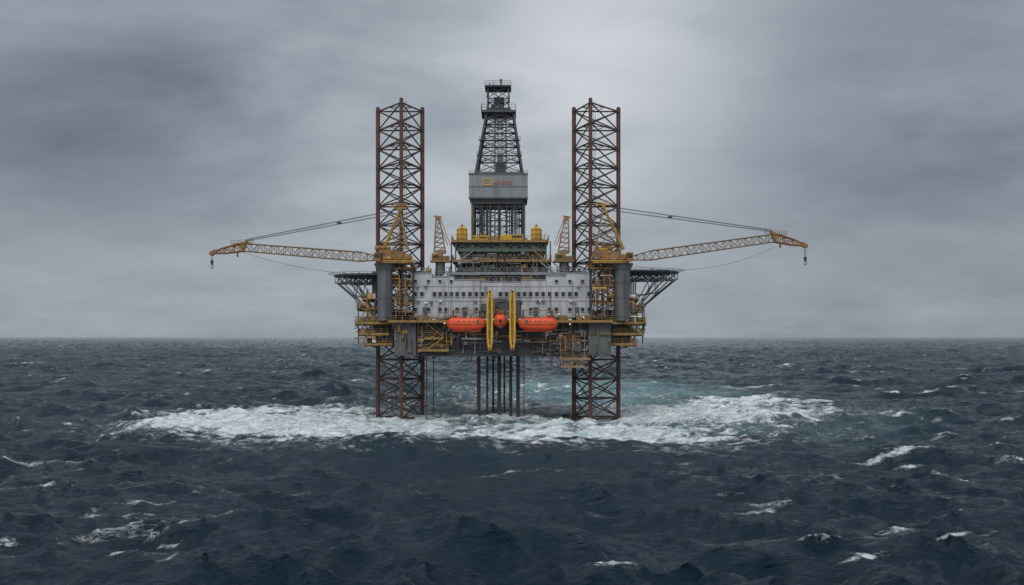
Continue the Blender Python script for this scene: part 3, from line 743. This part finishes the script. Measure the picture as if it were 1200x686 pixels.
A=ocean(640,1024,5,8.6,0.86,wd,2.2,3.5,3.5)
B=ocean(101,512,9,3.6,0.18,wd,0.6,1.5,3.4)
apx=(0.0,-300.0)
rr=[80.0]; q=1.0026
while rr[-1]<1800: rr.append(rr[-1]*q)
while rr[-1]<9000: q=min(q*1.0006,1.0045); rr.append(rr[-1]*q)
while rr[-1]<50000: q=min(q*1.01,1.05); rr.append(rr[-1]*q)
R=np.array(rr); NC=1250; AM=math.radians(39); th=np.linspace(-AM,AM,NC)
RR,TT=np.meshgrid(R,th,indexing='ij')
X=apx[0]+RR*np.sin(TT); Y=apx[1]+RR*np.cos(TT)
sp=RR*0.0026
fa=np.exp(-(RR/16000)**2); fb=np.clip(1.5-sp/0.9,0,1)
calm=np.clip(1.1*np.exp(-(((X+2)/27)**2+((Y+110)/42)**2)),0,1)   # water in the lee of the rig
ha,ax,ay,ja=samp(A,X,Y,640.0); hb,bx_,by_,jb=samp(B,X,Y,101.0)
E=ocean(1500,256,3,16,1.0,wd,80,0); env,e2=samp([E[0],E[1]],X,Y,1500.0)
env=1+0.22*np.clip(env,-2,2)
ka=1-0.25*calm; kb=1-0.25*calm
Z=ha*fa*env*ka+hb*fb*kb
DX=ax*fa*1.0*ka+bx_*fb*0.85*kb; DY=ay*fa*1.0*ka+by_*fb*0.85*kb
PX=X+DX; PY=Y+DY; Jc=ja
print('verts',X.size)
def G(x,px,py,wx,wy,rot=0.0):
    d=22800.0/(py-395.0); cx=(px-600)*d/1200.0; cy=d-240.0
    c,s=math.cos(rot),math.sin(rot); ux=(X-cx)*c+(Y-cy)*s; uy=-(X-cx)*s+(Y-cy)*c
    return np.exp(-((ux/wx)**2+(uy/wy)**2))
def addG(F,cx,cy,wx,wy,rot,a):
    e=2.6*max(wx,wy); rad=math.hypot(cx-apx[0],cy-apx[1]); tt=math.atan2(cx-apx[0],cy-apx[1]); da=e/max(rad,1)
    i0=np.searchsorted(R,rad-e); i1=np.searchsorted(R,rad+e)+1
    j0=max(0,int((tt-da+AM)/(2*AM)*(NC-1))); j1=min(NC,int((tt+da+AM)/(2*AM)*(NC-1))+2)
    if j1<=j0 or i1<=i0: return
    c,s=math.cos(rot),math.sin(rot); x=X[i0:i1,j0:j1]-cx; yy=Y[i0:i1,j0:j1]-cy
    ux=x*c+yy*s; uy=-x*s+yy*c
    uy=uy-0.03*ux*ux/max(wx,1)
    F[i0:i1,j0:j1]+=a*np.exp(-((ux/wx)**2+(uy/wy)**2))
n1,n2=samp([ocean(300,512,21,6,1.0,wd,5,0)[0],ocean(300,512,22,3.5,1.0,wd,1.5,0)[0]],X,Y,300.0)
n3,=samp([ocean(173,512,23,2.0,1.0,wd,1.0,0)[0]],X,Y,173.0)
foam=np.zeros_like(X)
foam+=1.30*G(0,345,498,28,26,-0.05)+0.70*G(0,290,486,16,18,-0.1)
foam+=1.15*G(0,820,485,32,28,0.22)+0.90*G(0,885,471,20,20,0.2)
foam+=0.85*G(0,470,515,30,15,-.05)+0.85*G(0,590,522,40,14)+0.80*G(0,700,513,30,16,.15)+0.60*G(0,585,487,58,52)
foam+=1.0*G(0,222,502,8,6,0.3)+0.6*G(0,250,502,12,7,.2)
foam+=0.34*G(0,650,458,42,60)
mainf=foam.copy()
for px,py in ((440,487),(494,487),(473,492),(674,487),(727,487),(690,492),(561,491),(585,491),(607,491)): foam+=0.35*G(0,px,py,2.8,2.8)
caps=np.zeros_like(X)
cl=[(170,441,10,5,.8),(385,448,16,5,.95),(1090,461,14,3,1.1),(965,470,12,3,1.05),(1040,478,9,3,.85),(1045,541,7,1.1,1.0),(885,598,3.2,0.8,1.1),(95,634,5,1.8,.42),(160,632,4,1.6,.48),(395,606,3.5,2.0,.68),(540,598,2.6,.7,.9),
 (345,581,2.4,1.2,.65),(742,668,4,1.8,.68),(1065,634,5.5,1.6,.65),(145,612,5,1.1,.5),(60,545,6,1.2,.55),(800,537,6,2.4,.65),(975,548,4,1.1,.65),(1190,550,4,2.0,.7),(720,607,3,1.3,.6),(285,603,4,1.3,.6),
 (30,427,20,5,.8),(330,424,16,6,.8),(900,430,25,8,.65),(1130,432,25,6,.8),(985,437,20,5,.8),(140,446,8,3,.9),(230,465,10,4,.7),(75,448,14,4,.65),(1180,448,12,3,.6),(1000,580,3,1.0,.6),(915,640,3,1.0,.5),(30,575,6,1.3,.5),(250,540,8,1.1,.55),(880,455,22,5,.6),(1110,515,6,1.5,.65),(760,425,30,8,.7),(200,466,9,3,.85),(215,470,10,4,.6),(640,570,3,1,.55),(600,575,5,.8,.6)]
for px,py,wx,wy,a in cl:
    d=22800.0/(py-395.0); addG(caps,(px-600)*d/1200.0,d-240.0,wx,wy,0.12,a)
cr_=np.random.RandomState(4)
for i in range(820):
    u_=cr_.uniform(0,1); py_=13+ (u_**1.7)*260
    d=22800.0/py_; a=cr_.uniform(-.56,.56)
    if abs(a*d+2)<26 and d<185: continue
    s_=cr_.uniform(0.5,1.0)*min(2.6,0.4+d/280.0)
    addG(caps,a*d,d-240,s_*cr_.uniform(1.5,5.0),s_*cr_.uniform(.35,.8),0.12+cr_.uniform(-.25,.25),cr_.uniform(.45,.95))
th_=np.quantile(Jc[:900],0.025)
fold=np.clip((th_-Jc)/0.2,0,1)*np.clip(0.25+n1*0.5,0,1)*np.clip(1.8-RR/900,0,1)*(1-calm)
caps+=fold*0.8
caps=caps*(1+0.2*n1)+np.where(caps>0.12,0.07*n3+0.12*np.clip(Z,-1,1),0)
foam=foam*(1+0.16*n1)
foam=foam+np.where(mainf>0.1,0.13*n2+0.09*n3,0.0)+0.12*np.clip(Z,-1,1)*np.where(mainf>0.1,1,0)
aer=np.clip(1.15*G(0,600,495,50,38)+1.25*G(0,690,460,40,85)+0.5*G(0,350,492,34,22)+0.5*G(0,820,484,36,28),0,1)*np.clip(0.85+0.18*n1,0,1.3)
# heavy swell ahead of the rig
Z+=2.1*np.exp(-(((X+2)/56)**2+((Y+74)/13)**2))-1.8*np.exp(-(((X+2)/44)**2+((Y+97)/12)**2))
Z+=2.1*np.exp(-(((X-3)/27)**2+((Y+116)/9)**2))-1.4*np.exp(-(((X-3)/24)**2+((Y+132)/8)**2))+1.6*np.exp(-(((X)/22)**2+((Y+148)/8)**2))
Z+=2.2*G(0,222,500,9,5,0.3)+2.6*G(0,915,466,10,6,0.3)+0.8*G(0,330,508,24,6,0.1)+0.7*G(0,850,492,22,6,.2)
rough=np.clip(mainf,0,1)
Z*=1-0.15*rough*np.clip(1-np.abs(Y)/120,0,1)
Z+=rough*(0.20*n2+0.12*n3)
nr,nc=X.shape
co=np.stack([PX,PY,Z],-1).reshape(-1,3).astype(np.float32)
idx=np.arange(nr*nc).reshape(nr,nc)
fc=np.stack([idx[:-1,:-1],idx[:-1,1:],idx[1:,1:],idx[1:,:-1]],-1).reshape(-1,4)
me=bpy.data.meshes.new('water'); me.vertices.add(len(co)); me.vertices.foreach_set('co',co.ravel())
me.loops.add(fc.size); me.loops.foreach_set('vertex_index',fc.ravel().astype(np.int32))
me.polygons.add(len(fc)); me.polygons.foreach_set('loop_start',(np.arange(len(fc))*4).astype(np.int32))
me.polygons.foreach_set('use_smooth',np.ones(len(fc),dtype=bool))
me.update(calc_edges=True)
for nm,F in (('foam',foam),('aerated',aer),('caps',caps),('calm',calm)):
    a1=me.attributes.new(nm,'FLOAT','POINT'); a1.data.foreach_set('value',F.ravel().astype(np.float32))
sea=bpy.data.objects.new('water',me); COL.objects.link(sea); sea['kind']='structure'; sea['label']='rough dark blue-grey sea with white foam patches'
m,nt,b=nodes_of('sea_water'); N=nt.nodes; L=nt.links
geo=N.new('ShaderNodeNewGeometry')
def noise(scale,det,ro,mapscale=(1,1,1),rotz=0.0,dist=0.0):
    mp=N.new('ShaderNodeMapping'); mp.inputs['Scale'].default_value=mapscale; mp.inputs['Rotation'].default_value=(0,0,rotz)
    L.new(geo.outputs['Position'],mp.inputs['Vector'])
    t=N.new('ShaderNodeTexNoise'); t.inputs['Scale'].default_value=scale; t.inputs['Detail'].default_value=det; t.inputs['Roughness'].default_value=ro; t.inputs['Distortion'].default_value=dist
    L.new(mp.outputs[0],t.inputs['Vector']); return t.outputs['Fac']
def math_(op,a,b=None,c=None,clamp=False):
    n=N.new('ShaderNodeMath'); n.operation=op; n.use_clamp=clamp
    for i,v in enumerate((a,b,c)):
        if v is None: continue
        if isinstance(v,(int,float)): n.inputs[i].default_value=v
        else: L.new(v,n.inputs[i])
    return n.outputs[0]
def mrange(v,a,b_,c=0.0,d=1.0,smooth=True):
    n=N.new('ShaderNodeMapRange'); n.interpolation_type='SMOOTHSTEP' if smooth else 'LINEAR'
    n.inputs['From Min'].default_value=a; n.inputs['From Max'].default_value=b_; n.inputs['To Min'].default_value=c; n.inputs['To Max'].default_value=d
    L.new(v,n.inputs['Value']); return n.outputs[0]
def attr(nm):
    a=N.new('ShaderNodeAttribute'); a.attribute_name=nm; return a.outputs['Fac']
af=attr('foam'); aa=attr('aerated'); ac=attr('caps'); al=attr('calm')
d1=noise(0.40,9,0.72,(0.6,1.3,1),0.3,0.6)
d2=noise(1.1,6,0.7,(0.45,1.5,1),0.2,1.4)
ridge=math_('SUBTRACT',1.0,math_('MULTIPLY',math_('ABSOLUTE',math_('SUBTRACT',d2,0.5)),8.0),clamp=True)
base_=math_('ADD',math_('MULTIPLY',math_('SUBTRACT',d1,0.5),2.5),math_('MULTIPLY',math_('SUBTRACT',ridge,0.5),0.55))
t=math_('ADD',af,base_)
ff=mrange(t,0.36,0.92)
ff=math_('MULTIPLY',ff,mrange(af,0.08,0.40))
tcap=math_('ADD',ac,math_('ADD',math_('MULTIPLY',math_('SUBTRACT',d1,0.5),2.4),math_('MULTIPLY',math_('SUBTRACT',ridge,0.6),0.85)))
fcp=math_('MULTIPLY',mrange(tcap,0.46,1.05,0,0.9),mrange(ac,0.12,0.4))
ff=math_('MAXIMUM',ff,fcp)
st=noise(0.22,8,0.75,(0.35,1.6,1),0.32,0.4)
ff=math_('MAXIMUM',ff,mrange(st,0.60,0.80,0,0.16,False))
wc=N.new('ShaderNodeMixRGB'); wc.inputs[1].default_value=(0.0028,0.0145,0.0275,1); wc.inputs[2].default_value=(0.18,0.335,0.36,1)
L.new(math_('MULTIPLY',aa,math_('ADD',0.25,math_('MULTIPLY',d1,1.0)),clamp=True),wc.inputs[0])
fcn=N.new('ShaderNodeMixRGB'); fcn.inputs[1].default_value=(0.32,0.44,0.48,1); fcn.inputs[2].default_value=(0.84,0.87,0.88,1)
L.new(mrange(math_('ADD',math_('MULTIPLY',d2,0.6),math_('MULTIPLY',d1,0.5)),0.44,0.64),fcn.inputs[0])
mc=N.new('ShaderNodeMixRGB'); L.new(ff,mc.inputs[0]); L.new(wc.outputs[0],mc.inputs[1]); L.new(fcn.outputs[0],mc.inputs[2])
L.new(mc.outputs[0],b.inputs['Base Color'])
ro=N.new('ShaderNodeMix'); ro.data_type='FLOAT'; L.new(ff,ro.inputs[0]); ro.inputs[2].default_value=0.07; ro.inputs[3].default_value=0.85
L.new(ro.outputs[0],b.inputs['Roughness'])
b.inputs['IOR'].default_value=1.333; b.inputs['Specular IOR Level'].default_value=0.36; b.inputs['Specular Tint'].default_value=(0.80,0.93,1.0,1)
w1=noise(0.85,7,0.64,(0.55,1.45,1),0.32); w2=noise(0.17,4,0.55,(0.5,1.6,1),0.32)
kc=math_('SUBTRACT',1.0,math_('MULTIPLY',al,0.2))
bp2=N.new('ShaderNodeBump'); bp2.inputs['Distance'].default_value=1.7; L.new(w2,bp2.inputs['Height']); L.new(kc,bp2.inputs['Strength'])
bp=N.new('ShaderNodeBump'); bp.inputs['Distance'].default_value=0.85; L.new(w1,bp.inputs['Height']); L.new(bp2.outputs[0],bp.inputs['Normal']); L.new(kc,bp.inputs['Strength'])
bp3=N.new('ShaderNodeBump'); bp3.inputs['Strength'].default_value=0.9; bp3.inputs['Distance'].default_value=0.45; L.new(math_('MULTIPLY',ff,math_('ADD',d2,0.4)),bp3.inputs['Height']); L.new(bp.outputs[0],bp3.inputs['Normal'])
L.new(bp3.outputs[0],b.inputs['Normal'])
me.materials.append(m)

# ------------------------------------------------------------------ WORLD
w=bpy.data.worlds.new('World'); scene.world=w; w.use_nodes=True; nt=w.node_tree; N=nt.nodes; L=nt.links
bg=N['Background']
tc=N.new('ShaderNodeTexCoord'); sx=N.new('ShaderNodeSeparateXYZ'); L.new(tc.outputs['Generated'],sx.inputs[0])
zc=math_('MAXIMUM',sx.outputs['Z'],0.0); den=math_('ADD',zc,0.28)
cv=N.new('ShaderNodeCombineXYZ'); L.new(math_('DIVIDE',sx.outputs['X'],den),cv.inputs[0]); L.new(math_('DIVIDE',sx.outputs['Y'],den),cv.inputs[1])
def wn(scale,det,ro,dist,off,ms=(1,0.9,1)):
    mp=N.new('ShaderNodeMapping'); mp.inputs['Location'].default_value=off; mp.inputs['Scale'].default_value=ms; L.new(cv.outputs[0],mp.inputs['Vector'])
    t=N.new('ShaderNodeTexNoise'); t.inputs['Scale'].default_value=scale; t.inputs['Detail'].default_value=det; t.inputs['Roughness'].default_value=ro; t.inputs['Distortion'].default_value=dist
    L.new(mp.outputs[0],t.inputs['Vector']); return t.outputs['Fac']
c1=wn(1.1,4,0.5,0.4,(3.1,1.7,0)); c2=wn(2.4,6,0.55,0.4,(11.3,4.2,0),(0.85,1.1,1)); c3=wn(6.0,5,0.6,0.4,(1.3,9.2,0),(0.85,1.1,1))
def spot(px,py,rx,rz):
    d=Vector(((px-600)/1200,1,(395-py)/1200)).normalized()
    wob=math_('MULTIPLY',math_('SUBTRACT',c2,0.5),1.6)
    a=math_('ADD',math_('DIVIDE',math_('SUBTRACT',sx.outputs['X'],d.x),rx),wob); c=math_('ADD',math_('DIVIDE',math_('SUBTRACT',sx.outputs['Z'],d.z),rz),math_('MULTIPLY',wob,1.4))
    rr_=math_('ADD',math_('MULTIPLY',a,a),math_('MULTIPLY',c,c)); front=math_('GREATER_THAN',sx.outputs['Y'],0.0)
    return math_('MULTIPLY',math_('POWER',2.718,math_('MULTIPLY',rr_,-1.0)),front)
v=math_('ADD',0.372,math_('MULTIPLY',math_('SUBTRACT',c1,0.5),0.26))
v=math_('ADD',v,math_('MULTIPLY',math_('SUBTRACT',c2,0.5),0.22))
v=math_('ADD',v,math_('MULTIPLY',math_('SUBTRACT',c3,0.5),0.08))
v=math_('ADD',v,math_('MULTIPLY',spot(690,60,0.13,0.10),0.22))
v=math_('ADD',v,math_('MULTIPLY',spot(560,190,0.26,0.09),0.07))
v=math_('SUBTRACT',v,math_('MULTIPLY',spot(60,190,0.24,0.08),0.11))
v=math_('SUBTRACT',v,math_('MULTIPLY',spot(1110,200,0.20,0.07),0.16))
v=math_('SUBTRACT',v,math_('MULTIPLY',spot(240,110,0.22,0.07),0.07))
v=math_('SUBTRACT',v,math_('MULTIPLY',spot(1080,30,0.16,0.06),0.07))
v=math_('SUBTRACT',v,math_('MULTIPLY',mrange(sx.outputs['Z'],0.09,0.0),0.05))
v=math_('MAXIMUM',v,0.15)
v=math_('ADD',v,math_('MULTIPLY',mrange(zc,0.33,0.85),0.52))
br=mrange(sx.outputs['Y'],0.0,-0.7,0,0.25)
v=math_('ADD',v,br)
cr=N.new('ShaderNodeValToRGB'); cr.color_ramp.elements[0].position=0.15; cr.color_ramp.elements[0].color=(0.80,0.96,1.14,1); cr.color_ramp.elements[1].position=0.55; cr.color_ramp.elements[1].color=(0.95,1.0,1.06,1)
L.new(v,cr.inputs[0])
vm=N.new('ShaderNodeVectorMath'); vm.operation='SCALE'; L.new(cr.outputs[0],vm.inputs[0]); L.new(v,vm.inputs['Scale'])
sky=N.new('ShaderNodeTexSky'); sky.sky_type='NISHITA'; sky.sun_disc=False; sky.sun_elevation=math.radians(50); sky.sun_rotation=math.radians(190)
vs=N.new('ShaderNodeVectorMath'); vs.operation='SCALE'; L.new(sky.outputs[0],vs.inputs[0]); vs.inputs['Scale'].default_value=0.004
va=N.new('ShaderNodeVectorMath'); va.operation='ADD'; L.new(vm.outputs[0],va.inputs[0]); L.new(vs.outputs[0],va.inputs[1])
L.new(va.outputs[0],bg.inputs['Color']); bg.inputs['Strength'].default_value=1.0

sl=bpy.data.lights.new('sun','SUN'); sl.energy=1.2; sl.angle=math.radians(25); sl.color=(1,0.97,0.93)
so=bpy.data.objects.new('sun',sl); COL.objects.link(so); so.rotation_euler=(math.radians(42),0,math.radians(-12)); so.location=(0,-100,150)

cam=bpy.data.cameras.new('camera'); co_=bpy.data.objects.new('camera',cam); COL.objects.link(co_)
co_.location=(0,-CAMD,H); co_.rotation_euler=(math.radians(90),0,0); cam.lens=36; cam.sensor_width=36; cam.shift_y=52/1200.0; cam.clip_start=1; cam.clip_end=100000
scene.camera=co_
scene.view_settings.view_transform='Standard'; scene.view_settings.look='None'; scene.view_settings.exposure=0
